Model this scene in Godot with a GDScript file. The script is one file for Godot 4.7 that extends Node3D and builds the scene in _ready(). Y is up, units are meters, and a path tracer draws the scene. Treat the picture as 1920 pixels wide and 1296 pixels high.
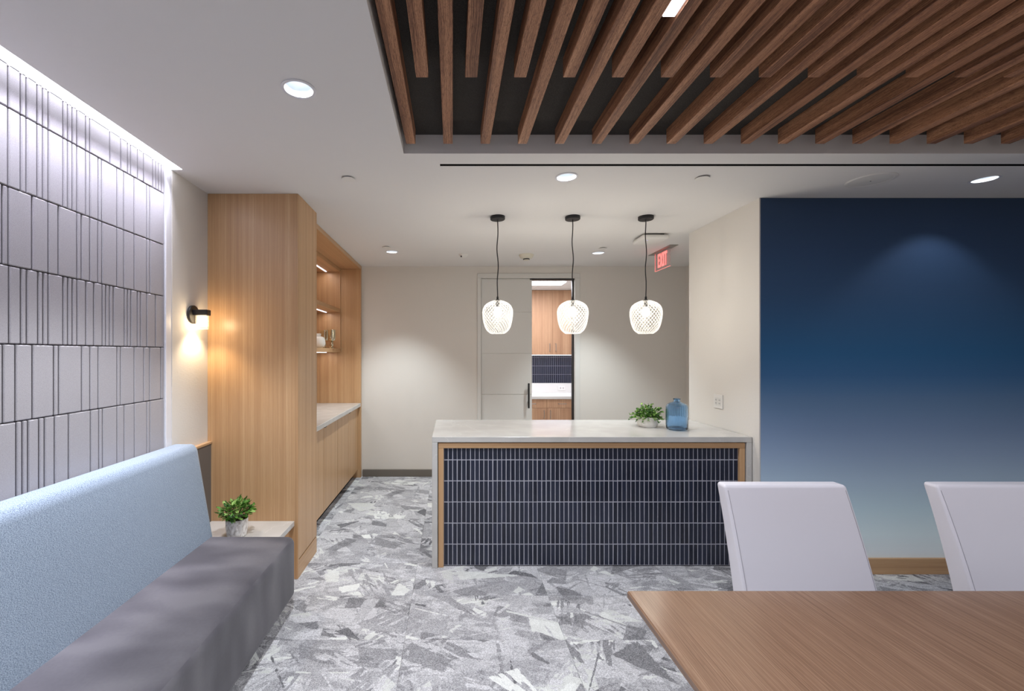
extends Node3D
# Office lounge with island, banquette and slatted ceiling tray. y up, metres; the camera looks along -z from the origin.

const EYE := 1.58
const CEIL := 2.70
var M := {}
var taken := {}
var rng := RandomNumberGenerator.new()


# ------------------------------------------------------------------ mesh building
class Shape:
	var st := SurfaceTool.new()
	var grain := 1        # axis along which the texture's v runs
	var off := Vector2.ZERO
	func _init(g := 1, o := Vector2.ZERO):
		st.begin(Mesh.PRIMITIVE_TRIANGLES)
		grain = g
		off = o
	func uv_of(p: Vector3, n: Vector3) -> Vector2:
		var a := n.abs().max_axis_index()
		if a == grain:
			return Vector2(p[(a + 1) % 3], p[(a + 2) % 3]) + off
		return Vector2(p[3 - a - grain], p[grain]) + off
	func vert(p: Vector3, n: Vector3, axis_n: Vector3) -> void:
		st.set_normal(n)
		st.set_uv(uv_of(p, axis_n))
		st.add_vertex(p)
	func tri(a: Vector3, b: Vector3, c: Vector3) -> void:   # counter-clockwise seen from outside
		var n := (b - a).cross(c - a).normalized()
		vert(a, n, n)
		vert(c, n, n)
		vert(b, n, n)
	func quad(a: Vector3, b: Vector3, c: Vector3, d: Vector3) -> void:
		tri(a, b, c)
		tri(a, c, d)
	func box(lo: Vector3, hi: Vector3, c := 0.0) -> void:
		var p := func(i: int, j: int, k: int, w: int) -> Vector3:
			# corner (i, j, k in 0/1), lying on the face across axis w
			var q := Vector3(hi.x if i else lo.x, hi.y if j else lo.y, hi.z if k else lo.z)
			if c > 0.0:
				for a in 3:
					if a != w:
						q[a] += -c if [i, j, k][a] else c
			return q
		for w in 3:
			var u := (w + 1) % 3
			var v := (w + 2) % 3
			for s in 2:
				var q := []
				for t in ([[0, 0], [1, 0], [1, 1], [0, 1]] if s else [[0, 0], [0, 1], [1, 1], [1, 0]]):
					var id := [0, 0, 0]
					id[w] = s
					id[u] = t[0]
					id[v] = t[1]
					q.append(p.call(id[0], id[1], id[2], w))
				quad(q[0], q[1], q[2], q[3])
		if c <= 0.0:
			return
		var mid := (lo + hi) / 2
		for w in 3:      # the twelve edges
			var u := (w + 1) % 3
			var v := (w + 2) % 3
			for su in 2:
				for sv in 2:
					var e := [0, 0, 0]
					e[u] = su
					e[v] = sv
					var f := e.duplicate()
					f[w] = 1
					facet([p.call(e[0], e[1], e[2], u), p.call(f[0], f[1], f[2], u), p.call(f[0], f[1], f[2], v), p.call(e[0], e[1], e[2], v)], mid)
		for i in 2:
			for j in 2:
				for k in 2:
					facet([p.call(i, j, k, 0), p.call(i, j, k, 1), p.call(i, j, k, 2)], mid)
	func facet(q: Array, inside: Vector3) -> void:   # a flat face turned away from an inner point
		var n: Vector3 = (q[1] - q[0]).cross(q[2] - q[0])
		if n.dot(q[0] - inside) < 0:
			q.reverse()
		tri(q[0], q[1], q[2])
		if q.size() == 4:
			tri(q[0], q[2], q[3])
	func soft(a: Vector3, na: Vector3, b: Vector3, nb: Vector3, c: Vector3, nc: Vector3) -> void:
		vert(a, na, na)
		vert(c, nc, na)
		vert(b, nb, na)
	func lathe(at: Vector3, profile: Array, n := 32, smooth := true) -> void:   # profile of Vector2(radius, height), outer side to the right when walking up
		var norms := []
		for i in profile.size():
			var a: Vector2 = profile[maxi(i - 1, 0)]
			var b: Vector2 = profile[mini(i + 1, profile.size() - 1)]
			norms.append(Vector2(b.y - a.y, a.x - b.x).normalized())
		for i in profile.size() - 1:
			var a: Vector2 = profile[i]
			var b: Vector2 = profile[i + 1]
			var flat := Vector2(b.y - a.y, a.x - b.x).normalized()
			var n0: Vector2 = norms[i] if smooth else flat
			var n1: Vector2 = norms[i + 1] if smooth else flat
			for k in n:
				var t0 := TAU * k / n
				var t1 := TAU * (k + 1) / n
				var d0 := Vector3(cos(t0), 0, -sin(t0))
				var d1 := Vector3(cos(t1), 0, -sin(t1))
				var p00 := at + d0 * a.x + Vector3.UP * a.y
				var p10 := at + d1 * a.x + Vector3.UP * a.y
				var p01 := at + d0 * b.x + Vector3.UP * b.y
				var p11 := at + d1 * b.x + Vector3.UP * b.y
				if a.x > 1e-6:
					soft(p00, d0 * n0.x + Vector3.UP * n0.y, p10, d1 * n0.x + Vector3.UP * n0.y, p11, d1 * n1.x + Vector3.UP * n1.y)
				if b.x > 1e-6:
					soft(p00, d0 * n0.x + Vector3.UP * n0.y, p11, d1 * n1.x + Vector3.UP * n1.y, p01, d0 * n1.x + Vector3.UP * n1.y)
	func tube(path: Array, r: float, n := 8) -> void:
		var side := Vector3.ZERO
		var rings := []
		for i in path.size():
			var t: Vector3 = (path[mini(i + 1, path.size() - 1)] - path[maxi(i - 1, 0)]).normalized()
			if i == 0:
				side = t.cross(Vector3.RIGHT if absf(t.x) < 0.8 else Vector3.UP).normalized()
			side = (side - t * side.dot(t)).normalized()
			var up := t.cross(side)
			var ring := []
			for k in n:
				var a := TAU * k / n
				ring.append([path[i], side * cos(a) + up * sin(a)])
			rings.append(ring)
		for i in path.size() - 1:
			for k in n:
				var a: Array = rings[i][k]
				var b: Array = rings[i][(k + 1) % n]
				var c: Array = rings[i + 1][(k + 1) % n]
				var d: Array = rings[i + 1][k]
				soft(a[0] + a[1] * r, a[1], b[0] + b[1] * r, b[1], c[0] + c[1] * r, c[1])
				soft(a[0] + a[1] * r, a[1], c[0] + c[1] * r, c[1], d[0] + d[1] * r, d[1])
		for e in [0, path.size() - 1]:
			var inside: Vector3 = path[1 if e == 0 else e - 1]
			for k in n:
				facet([path[e], rings[e][k][0] + rings[e][k][1] * r, rings[e][(k + 1) % n][0] + rings[e][(k + 1) % n][1] * r], inside)
	func mesh() -> ArrayMesh:
		return st.commit()


func rounded(lo: Vector3, hi: Vector3, r: float, seg: int, mids: Vector3i, deform = null, uvscale := 1.0, grain := 1) -> ArrayMesh:
	# a box with rounded edges whose points may be moved by a function
	var st := SurfaceTool.new()
	st.begin(Mesh.PRIMITIVE_TRIANGLES)
	var half := (hi - lo) / 2
	var mid := (hi + lo) / 2
	var at := []
	for a in 3:
		var xs := []
		for k in seg:
			xs.append(-half[a] + r - r * tan(PI / 4 * (seg - k) / seg))
		for k in mids[a] + 1:
			xs.append(lerpf(-half[a] + r, half[a] - r, float(k) / mids[a]))
		for k in seg:
			xs.append(half[a] - r + r * tan(PI / 4 * (k + 1) / seg))
		at.append(xs)
	var place := func(p: Vector3) -> Vector3:
		var inner := p.clamp(-half + Vector3.ONE * r, half - Vector3.ONE * r)
		var q: Vector3 = mid + inner + (p - inner).normalized() * r
		return deform.call(q) if deform != null else q
	for w in 3:
		var u := (w + 1) % 3
		var v := (w + 2) % 3
		for s in 2:
			for i in at[u].size() - 1:
				for j in at[v].size() - 1:
					var q := []
					for t in ([[0, 0], [1, 1], [1, 0], [0, 0], [0, 1], [1, 1]] if s else [[0, 0], [1, 0], [1, 1], [0, 0], [1, 1], [0, 1]]):
						var p := Vector3.ZERO
						p[w] = half[w] if s else -half[w]
						p[u] = at[u][i + t[0]]
						p[v] = at[v][j + t[1]]
						var g: Vector3 = place.call(p)
						var uvp := Vector2(g[(w + 1) % 3], g[(w + 2) % 3]) if w == grain else Vector2(g[3 - w - grain], g[grain])
						st.set_uv(uvp * uvscale)
						st.add_vertex(g)
	st.generate_normals()
	return st.commit()


# ------------------------------------------------------------------ nodes
func numbered(called: String) -> String:
	taken[called] = taken.get(called, -1) + 1
	return called if taken[called] == 0 else "%s_%03d" % [called, taken[called]]


func thing(called: String, label: String, category: String, at := Vector3.ZERO, group := "") -> Node3D:
	var o := Node3D.new()
	o.name = numbered(called)
	add_child(o)
	o.position = at
	o.set_meta("label", label)
	o.set_meta("category", category)
	if group:
		o.set_meta("group", group)
	return o


func origin_of(o: Node) -> Vector3:
	var p := Vector3.ZERO
	while o != self:
		p += (o as Node3D).position
		o = o.get_parent()
	return p


func part(called: String, shape, mat: Material, parent: Node, label := "") -> MeshInstance3D:   # the shape is given in the room's coordinates
	var o := MeshInstance3D.new()
	o.name = called
	o.mesh = shape.mesh() if shape is Shape else shape
	o.material_override = mat
	parent.add_child(o, true)
	o.position = -origin_of(parent)
	if label:
		o.set_meta("label", label)
	return o


func piece(called: String, m: Mesh, mat: Material, parent: Node, at: Vector3, basis := Basis.IDENTITY) -> MeshInstance3D:   # a shared mesh set down at a place
	var o := MeshInstance3D.new()
	o.name = called
	o.mesh = m
	o.material_override = mat
	parent.add_child(o, true)
	o.transform = Transform3D(basis, at - origin_of(parent))
	return o


func single(called: String, shape, mat: Material, label: String, category: String, group := "") -> MeshInstance3D:
	var o := part(numbered(called), shape, mat, self)
	o.set_meta("label", label)
	o.set_meta("category", category)
	if group:
		o.set_meta("group", group)
	return o


func struct(called: String, shape, mat: Material, label := "") -> MeshInstance3D:
	var o := part(called, shape, mat, self)
	o.set_meta("kind", "structure")
	if label:
		o.set_meta("label", label)
	return o


func boxes(list: Array, c := 0.0, grain := 1, off := Vector2.ZERO) -> Shape:   # each [x0, x1, y0, y1, d0, d1], d the distance in front of the camera
	var s := Shape.new(grain, off)
	for b in list:
		s.box(Vector3(b[0], b[2], -b[5]), Vector3(b[1], b[3], -b[4]), c)
	return s


func spot(called: String, at: Vector3, aim: Vector3, energy: float, angle: float, blend: float, size: float, col: Color, parent: Node) -> void:
	var l := SpotLight3D.new()
	l.name = called
	parent.add_child(l, true)
	l.position = at - origin_of(parent)
	l.basis = Basis.looking_at(aim, Vector3.FORWARD if absf(aim.normalized().y) > 0.9 else Vector3.UP)
	l.light_energy = energy
	l.spot_angle = angle
	l.spot_angle_attenuation = blend
	l.light_size = size
	l.light_color = col
	l.spot_range = 12.0
	l.spot_attenuation = 2.0
	l.shadow_enabled = true


func omni(called: String, at: Vector3, energy: float, size: float, col: Color, parent: Node) -> void:
	var l := OmniLight3D.new()
	l.name = called
	parent.add_child(l, true)
	l.position = at - origin_of(parent)
	l.light_energy = energy
	l.light_size = size
	l.light_color = col
	l.omni_range = 12.0
	l.omni_attenuation = 2.0
	l.shadow_enabled = true


func area(called: String, at: Vector3, size: Vector2, energy: float, col: Color, parent: Node) -> void:   # faces down, size across x and z
	var l := AreaLight3D.new()
	l.name = called
	parent.add_child(l, true)
	l.position = at - origin_of(parent)
	l.basis = Basis(Vector3.RIGHT, -PI / 2)
	l.area_size = size
	l.area_normalize_energy = true
	l.light_energy = energy
	l.light_color = col
	l.area_range = 12.0
	l.shadow_enabled = true


# ------------------------------------------------------------------ materials
func flat(name_: String, r: int, g: int, b: int, rough := 0.6, spec := 0.5, metal := 0.0) -> StandardMaterial3D:
	var m := StandardMaterial3D.new()
	m.resource_name = name_
	m.albedo_color = Color8(r, g, b)
	m.roughness = rough
	m.metallic_specular = spec
	m.metallic = metal
	M[name_] = m
	return m


func glow(name_: String, col: Color, energy: float) -> StandardMaterial3D:
	var m := flat(name_, 240, 240, 240, 0.5)
	m.emission_enabled = true
	m.emission = col
	m.emission_energy_multiplier = energy
	return m


func tex(im: Image) -> ImageTexture:
	return ImageTexture.create_from_image(im)


func noise(seed_: int, freq: float, octaves := 3) -> FastNoiseLite:
	var n := FastNoiseLite.new()
	n.seed = seed_
	n.frequency = freq
	n.noise_type = FastNoiseLite.TYPE_SIMPLEX_SMOOTH
	n.fractal_octaves = octaves
	return n


func textured(name_: String, im: Image, scale: Vector2, rough := 0.6, spec := 0.5) -> StandardMaterial3D:
	var m := flat(name_, 255, 255, 255, rough, spec)
	m.albedo_texture = tex(im)
	m.uv1_scale = Vector3(scale.x, scale.y, 1)
	return m


func wood_image(w: int, h: int, dark: Color, base: Color, light: Color, seed_: int, fine: float, pores: float, wave: float, broad := 0.5) -> Image:
	# straight grain running along v: broad bands, fine lines and short pores; the last rows run into the first so that it repeats along v
	var im := Image.create(w, h, false, Image.FORMAT_RGB8)
	var n1 := noise(seed_, 0.012, 2)
	var n2 := noise(seed_ + 1, 0.11, 3)
	var n3 := noise(seed_ + 2, 0.5, 2)
	var n4 := noise(seed_ + 3, 0.004, 2)
	var joinrow := int(h * 0.8)
	for y in h:
		for x in w:
			var t := 0.0
			var p := 0.0
			for pass_ in (2 if y > joinrow else 1):
				var yy := y - h * pass_
				var share := 1.0
				if y > joinrow:
					share = float(y - joinrow) / (h - joinrow)
					share = share if pass_ else 1.0 - share
				var bend := wave * n4.get_noise_2d(x * 0.6, yy)
				p += share * n3.get_noise_2d((x + bend) * 1.2, yy * 0.05)
				t += share * (broad * n1.get_noise_2d(x + bend, yy * 0.03) + 0.55 * n2.get_noise_2d((x + bend) * fine, yy * 0.02))
			t += 0.25 * p
			var c := base.lerp(light, clampf(t * 1.6, 0, 1)) if t > 0 else base.lerp(dark, clampf(-t * 1.6, 0, 1))
			if p < -0.32:
				c = c.lerp(dark, pores)
			im.set_pixel(x, y, c)
	return im


func carpet_image(n: int) -> Image:
	# collage of torn, half see-through shards in greys over a blotched ground; wraps at its edges
	var lum := PackedFloat32Array()
	lum.resize(n * n)
	var r := RandomNumberGenerator.new()
	r.seed = 77
	var a := noise(5, 6.0 / n, 4)
	var b := noise(6, 40.0 / n, 3)
	for y in n:
		for x in n:
			var t := a.get_noise_2d(x * 0.7, y * 1.5) + 0.6 * b.get_noise_2d(x * 0.6, y * 1.6)
			lum[y * n + x] = 0.76 if t > 0.1 else (0.7 if t > -0.16 else 0.64)
	var jag := noise(9, 0.05, 3)
	var k := float(n) / 4.0     # pixels to a metre
	for i in 2100:
		var len_ := r.randf_range(0.06, 0.27) * k * (1.7 if r.randf() < 0.12 else 1.0)
		var wid := len_ * r.randf_range(0.12, 0.75)
		if r.randf() < 0.2:
			wid = r.randf_range(0.006, 0.02) * k
			len_ = r.randf_range(0.12, 0.45) * k
		var ang := r.randfn(0.0, 0.6) if r.randf() < 0.6 else r.randf() * PI
		var tone: float = [0.88, 0.85, 0.8, 0.75, 0.7, 0.66, 0.61, 0.54, 0.48, 0.43][r.randi() % 10]
		var see := r.randf_range(0.4, 1.0)
		var cx := r.randf() * n
		var cy := r.randf() * n
		var e1 := r.randf_range(-0.7, 0.7)     # slants of its two ends and the taper of its sides
		var e2 := r.randf_range(-0.7, 0.7)
		var tap := r.randf_range(0.0, 1.0)
		var rough := r.randf_range(1.5, 9.0)
		var streaky := r.randf() < 0.45
		var gate := r.randf_range(-0.1, 0.2)
		var ca := cos(ang)
		var sa := sin(ang)
		var rx := int(0.6 * (len_ * absf(ca) + wid * absf(sa))) + 3
		var ry := int(0.6 * (len_ * absf(sa) + wid * absf(ca))) + 3
		for dy in range(-ry, ry):
			var row := posmod(int(cy) + dy, n) * n
			for dx in range(-rx, rx):
				var u := dx * ca + dy * sa
				var v := -dx * sa + dy * ca
				if absf(v) > wid * 0.6 or absf(u) > len_ * 0.62:
					continue
				var w := 0.5 * wid * (1.0 - tap * (u / len_ + 0.5))
				var wob := jag.get_noise_2d(cx + dx, cy + dy) * rough
				if absf(v) + wob * 0.6 > w or u + wob + e1 * v < -0.5 * len_ or u + wob + e2 * v > 0.5 * len_:
					continue
				if streaky and b.get_noise_2d(u * 0.5 + i * 37, v * 2.6) > gate:
					continue
				var q := row + posmod(int(cx) + dx, n)
				lum[q] += (tone - lum[q]) * see
	var bytes := PackedByteArray()
	bytes.resize(n * n * 3)
	var half := n / 2
	var tuft := PackedFloat32Array()
	tuft.resize(half * half)
	for i in half * half:
		tuft[i] = r.randf_range(-0.1, 0.1)
	for i in n * n:
		var l := lum[i] - 0.015 + r.randf_range(-0.06, 0.06) + tuft[(i / n / 2) * half + (i % n) / 2] * (0.35 if lum[i] > 0.78 else 1.0)
		bytes[i * 3] = int(clampf(l, 0, 1) * 255)
		bytes[i * 3 + 1] = int(clampf(l + (0.008 if lum[i] > 0.78 else 0.0), 0, 1) * 255)
		bytes[i * 3 + 2] = int(clampf(l + (0.0 if lum[i] > 0.78 else 0.014), 0, 1) * 255)
	return Image.create_from_data(n, n, false, Image.FORMAT_RGB8, bytes)


func speckle_image(n: int, cols: Array, seed_: int, fx: float, fy: float, grit: float) -> Image:
	var im := Image.create(n, n, false, Image.FORMAT_RGB8)
	var a := noise(seed_, 1.0, 2)
	var r := RandomNumberGenerator.new()
	r.seed = seed_
	for y in n:
		for x in n:
			var t := clampf(0.5 + 0.9 * a.get_noise_2d(x * fx, y * fy) + r.randf_range(-grit, grit), 0, 0.999) * (cols.size() - 1)
			im.set_pixel(x, y, cols[int(t)].lerp(cols[int(t) + 1], t - int(t)))
	return im


func quartz_image(n: int) -> Image:
	var im := speckle_image(n, [Color8(187, 185, 181), Color8(191, 189, 185), Color8(196, 194, 190)], 31, 0.008, 0.008, 0.12)
	var r := RandomNumberGenerator.new()
	r.seed = 12
	var jag := noise(3, 0.02, 4)
	for i in 9:
		var p := Vector2(r.randf() * n, r.randf() * n)
		var d := Vector2.from_angle(r.randf_range(0.2, 1.3) * (1 if r.randf() < 0.7 else -1))
		for s in int(n * r.randf_range(0.2, 0.5)):
			var q := p + d * s + d.orthogonal() * 26.0 * jag.get_noise_1d(s + i * 900)
			var x := posmod(int(q.x), n)
			var y := posmod(int(q.y), n)
			if jag.get_noise_1d(s * 2 + i * 311) > -0.25:
				im.set_pixel(x, y, im.get_pixel(x, y).lerp(Color8(228, 226, 222), 0.6))
				x = (x + 1) % n
				im.set_pixel(x, y, im.get_pixel(x, y).lerp(Color8(224, 222, 218), 0.35))
	return im


func weave_image(n: int) -> Image:
	# linen wallcovering: broken horizontal and vertical threads, as a height
	var im := Image.create(n, n, false, Image.FORMAT_RGB8)
	var a := noise(40, 1.0, 1)
	for y in n:
		for x in n:
			var v := 0.5 + 0.25 * a.get_noise_2d(x * 0.04, y * 0.9) + 0.25 * a.get_noise_2d(x * 0.9 + 500, y * 0.04)
			im.set_pixel(x, y, Color(v, v, v))
	return im


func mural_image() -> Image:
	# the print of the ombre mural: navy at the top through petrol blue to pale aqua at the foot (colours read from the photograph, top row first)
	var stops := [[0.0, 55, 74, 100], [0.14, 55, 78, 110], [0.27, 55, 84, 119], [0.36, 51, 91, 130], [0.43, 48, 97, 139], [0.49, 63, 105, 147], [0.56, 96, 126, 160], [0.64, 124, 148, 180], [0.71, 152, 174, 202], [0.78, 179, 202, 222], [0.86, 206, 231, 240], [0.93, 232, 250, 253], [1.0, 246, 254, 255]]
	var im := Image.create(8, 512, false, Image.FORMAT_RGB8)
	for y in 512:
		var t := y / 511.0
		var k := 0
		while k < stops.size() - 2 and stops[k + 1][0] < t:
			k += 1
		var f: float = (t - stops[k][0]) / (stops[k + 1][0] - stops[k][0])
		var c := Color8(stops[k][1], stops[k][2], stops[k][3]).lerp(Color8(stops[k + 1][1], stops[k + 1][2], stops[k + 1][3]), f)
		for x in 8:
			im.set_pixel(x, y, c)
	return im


func make_materials() -> void:
	flat("ceiling_paint", 226, 224, 221, 0.9, 0.3)
	var wc := flat("wallcovering", 219, 215, 208, 0.8, 0.3)
	wc.heightmap_enabled = true
	wc.heightmap_texture = tex(weave_image(512))
	wc.heightmap_scale = 0.06
	wc.uv1_scale = Vector3(1.6, 1.6, 1)
	flat("painted_trim", 212, 211, 206, 0.45)
	flat("white_metal", 226, 226, 230, 0.4)
	flat("black_metal", 22, 22, 24, 0.45)
	flat("black_matte", 12, 12, 12, 0.9, 0.2)
	flat("base_grey", 112, 106, 98, 0.6)
	textured("oak", wood_image(1024, 512, Color8(176, 137, 98), Color8(192, 153, 112), Color8(206, 171, 132), 100, 1.0, 0.3, 3.0), Vector2(1.0, 0.3), 0.36, 0.5)
	textured("walnut", wood_image(512, 1024, Color8(84, 54, 40), Color8(164, 117, 87), Color8(202, 154, 119), 200, 1.5, 0.65, 9.0), Vector2(3.0, 0.7), 0.6, 0.4)
	M.walnut.heightmap_enabled = true
	M.walnut.heightmap_texture = M.walnut.albedo_texture
	M.walnut.heightmap_scale = 0.1
	textured("table_veneer", wood_image(1024, 512, Color8(104, 79, 62), Color8(127, 99, 79), Color8(150, 122, 100), 300, 2.2, 0.3, 3.0, 0.16), Vector2(0.9, 0.4), 0.22, 0.5)
	textured("pantry_oak", wood_image(512, 256, Color8(160, 122, 94), Color8(182, 143, 112), Color8(198, 162, 130), 400, 1.0, 0.3, 3.0), Vector2(1.0, 0.4), 0.5, 0.4)
	textured("quartz", quartz_image(1024), Vector2(0.5, 0.5), 0.16, 0.5)
	flat("navy_tile", 31, 36, 52, 0.22, 0.5)
	flat("navy_tile_dark", 26, 30, 45, 0.2, 0.5)
	flat("navy_tile_light", 37, 42, 60, 0.25, 0.5)
	flat("grout", 178, 178, 188, 0.85, 0.3)
	var felt := textured("felt_panel", speckle_image(512, [Color8(150, 147, 151), Color8(168, 165, 169), Color8(182, 179, 183)], 51, 0.35, 0.35, 0.3), Vector2(2.2, 2.2), 0.85, 0.3)
	felt.resource_name = "felt_panel"
	flat("felt_groove", 84, 78, 86, 0.9, 0.2)
	textured("black_felt", speckle_image(256, [Color8(48, 46, 43), Color8(68, 65, 62), Color8(90, 86, 82)], 61, 0.5, 0.5, 0.4), Vector2(4, 4), 0.95, 0.2)
	var blue := textured("blue_weave", speckle_image(1024, [Color8(74, 86, 102), Color8(134, 150, 167), Color8(148, 164, 181), Color8(178, 190, 203)], 71, 0.11, 0.3, 0.48), Vector2(1.5, 1.5), 0.9, 0.25)
	blue.rim_enabled = true
	blue.rim = 0.3
	var vel := textured("grey_velvet", speckle_image(512, [Color8(74, 72, 78), Color8(87, 85, 91), Color8(102, 100, 105)], 81, 0.03, 0.014, 0.06), Vector2(0.25, 0.25), 0.85, 0.2)
	vel.rim_enabled = true
	vel.rim = 0.4
	flat("white_leather", 214, 212, 219, 0.42, 0.45)
	flat("leather_seam", 158, 155, 163, 0.6)
	flat("chrome", 200, 200, 205, 0.18, 0.5, 1.0)
	flat("brushed_steel", 170, 168, 165, 0.35, 0.5, 1.0)
	textured("carpet", carpet_image(2048), Vector2(0.25, 0.25), 0.95, 0.15)
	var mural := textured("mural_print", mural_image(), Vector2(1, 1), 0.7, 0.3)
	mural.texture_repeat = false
	flat("stone_panel", 106, 101, 97, 0.5)
	flat("white_plastic", 222, 220, 215, 0.5)
	flat("cream_plastic", 214, 209, 192, 0.5)
	flat("dark_slot", 40, 40, 46, 0.6)
	flat("ceramic", 226, 222, 214, 0.35)
	textured("marbled_ceramic", speckle_image(256, [Color8(200, 193, 187), Color8(233, 229, 224), Color8(242, 239, 235)], 91, 0.035, 0.02, 0.0), Vector2(6, 6), 0.3, 0.5)
	flat("soil", 50, 38, 28, 0.95, 0.2)
	for a in [["leaf_dark", 46, 84, 34], ["leaf_mid", 76, 120, 44], ["leaf_light", 148, 182, 100]]:
		var lf := flat(a[0], a[1], a[2], a[3], 0.45, 0.4)
		lf.backlight_enabled = true
		lf.backlight = Color8(60, 90, 30)
	flat("stem", 70, 84, 40, 0.7)
	var bg := flat("blue_glass", 186, 218, 246, 0.03, 0.5)
	bg.albedo_color.a = 0.0
	bg.refraction_enabled = true
	bg.refraction_scale = 0.05
	bg.transparency = BaseMaterial3D.TRANSPARENCY_ALPHA
	var cg := flat("shade_glass", 255, 255, 252, 0.05, 0.5)
	cg.transparency = BaseMaterial3D.TRANSPARENCY_ALPHA
	cg.albedo_color.a = 0.006
	var rb := flat("cut_ridge", 255, 254, 250, 0.14, 0.5)
	rb.transparency = BaseMaterial3D.TRANSPARENCY_ALPHA
	rb.albedo_color.a = 0.09
	var sg := flat("sconce_glass", 255, 255, 255, 0.05, 0.5)
	sg.transparency = BaseMaterial3D.TRANSPARENCY_ALPHA
	sg.albedo_color.a = 0.06
	var ac := flat("acrylic", 190, 180, 180, 0.08, 0.5)
	ac.transparency = BaseMaterial3D.TRANSPARENCY_ALPHA
	ac.albedo_color.a = 0.35
	flat("mercury_glass", 214, 205, 180, 0.12, 0.5, 1.0)
	flat("can_reflector", 232, 236, 240, 0.35, 0.5, 0.2)
	glow("can_lens", Color(0.93, 0.97, 1.0), 5.0)
	glow("strip_lens", Color(0.95, 0.95, 1.0), 2.5)
	glow("grazer_lens", Color(0.94, 0.94, 1.0), 9.0)
	glow("bulb_glow", Color(1.0, 0.95, 0.86), 12.0)
	glow("sconce_glow", Color(1.0, 0.9, 0.74), 5.0)
	glow("exit_glow", Color(1.0, 0.1, 0.05), 1.0)
	glow("status_led", Color(0.5, 0.4, 1.0), 1.5)


# ------------------------------------------------------------------ scene
func _ready() -> void:
	rng.seed = 4
	var f := 825.0                      # focal length in pixels of the 1920 x 1296 frame; the vanishing point lies at (848, 663)
	var cam := Camera3D.new()
	cam.name = "camera"
	cam.projection = Camera3D.PROJECTION_FRUSTUM
	cam.near = 0.05
	cam.far = 60.0
	cam.size = 1296.0 / f * cam.near
	cam.frustum_offset = Vector2((960.0 - 848.0) / f, (663.0 - 648.0) / f) * cam.near
	cam.position = Vector3(0, EYE, 0)
	add_child(cam)
	cam.current = true
	var we := WorldEnvironment.new()
	we.name = "environment"
	var env := Environment.new()
	env.background_mode = Environment.BG_COLOR
	env.background_color = Color8(20, 22, 26)
	env.tonemap_mode = Environment.TONE_MAPPER_LINEAR
	env.tonemap_exposure = 0.86
	env.ambient_light_source = Environment.AMBIENT_SOURCE_DISABLED
	env.sdfgi_enabled = true
	env.ssao_enabled = true
	env.ssil_enabled = true
	we.environment = env
	add_child(we)
	make_materials()
	room()
	ceiling_tray()
	ceiling_fittings()
	pantry()
	tall_cabinet_and_hutch()
	island()
	banquette()
	table_and_chairs()
	pendants()
	sconce()
	small_things()


const CANS := [[-0.65, 1.863], [0.724, 2.79], [3.42, 2.826], [-0.663, 4.84], [1.624, 4.89], [-0.65, -0.4]]


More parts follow.
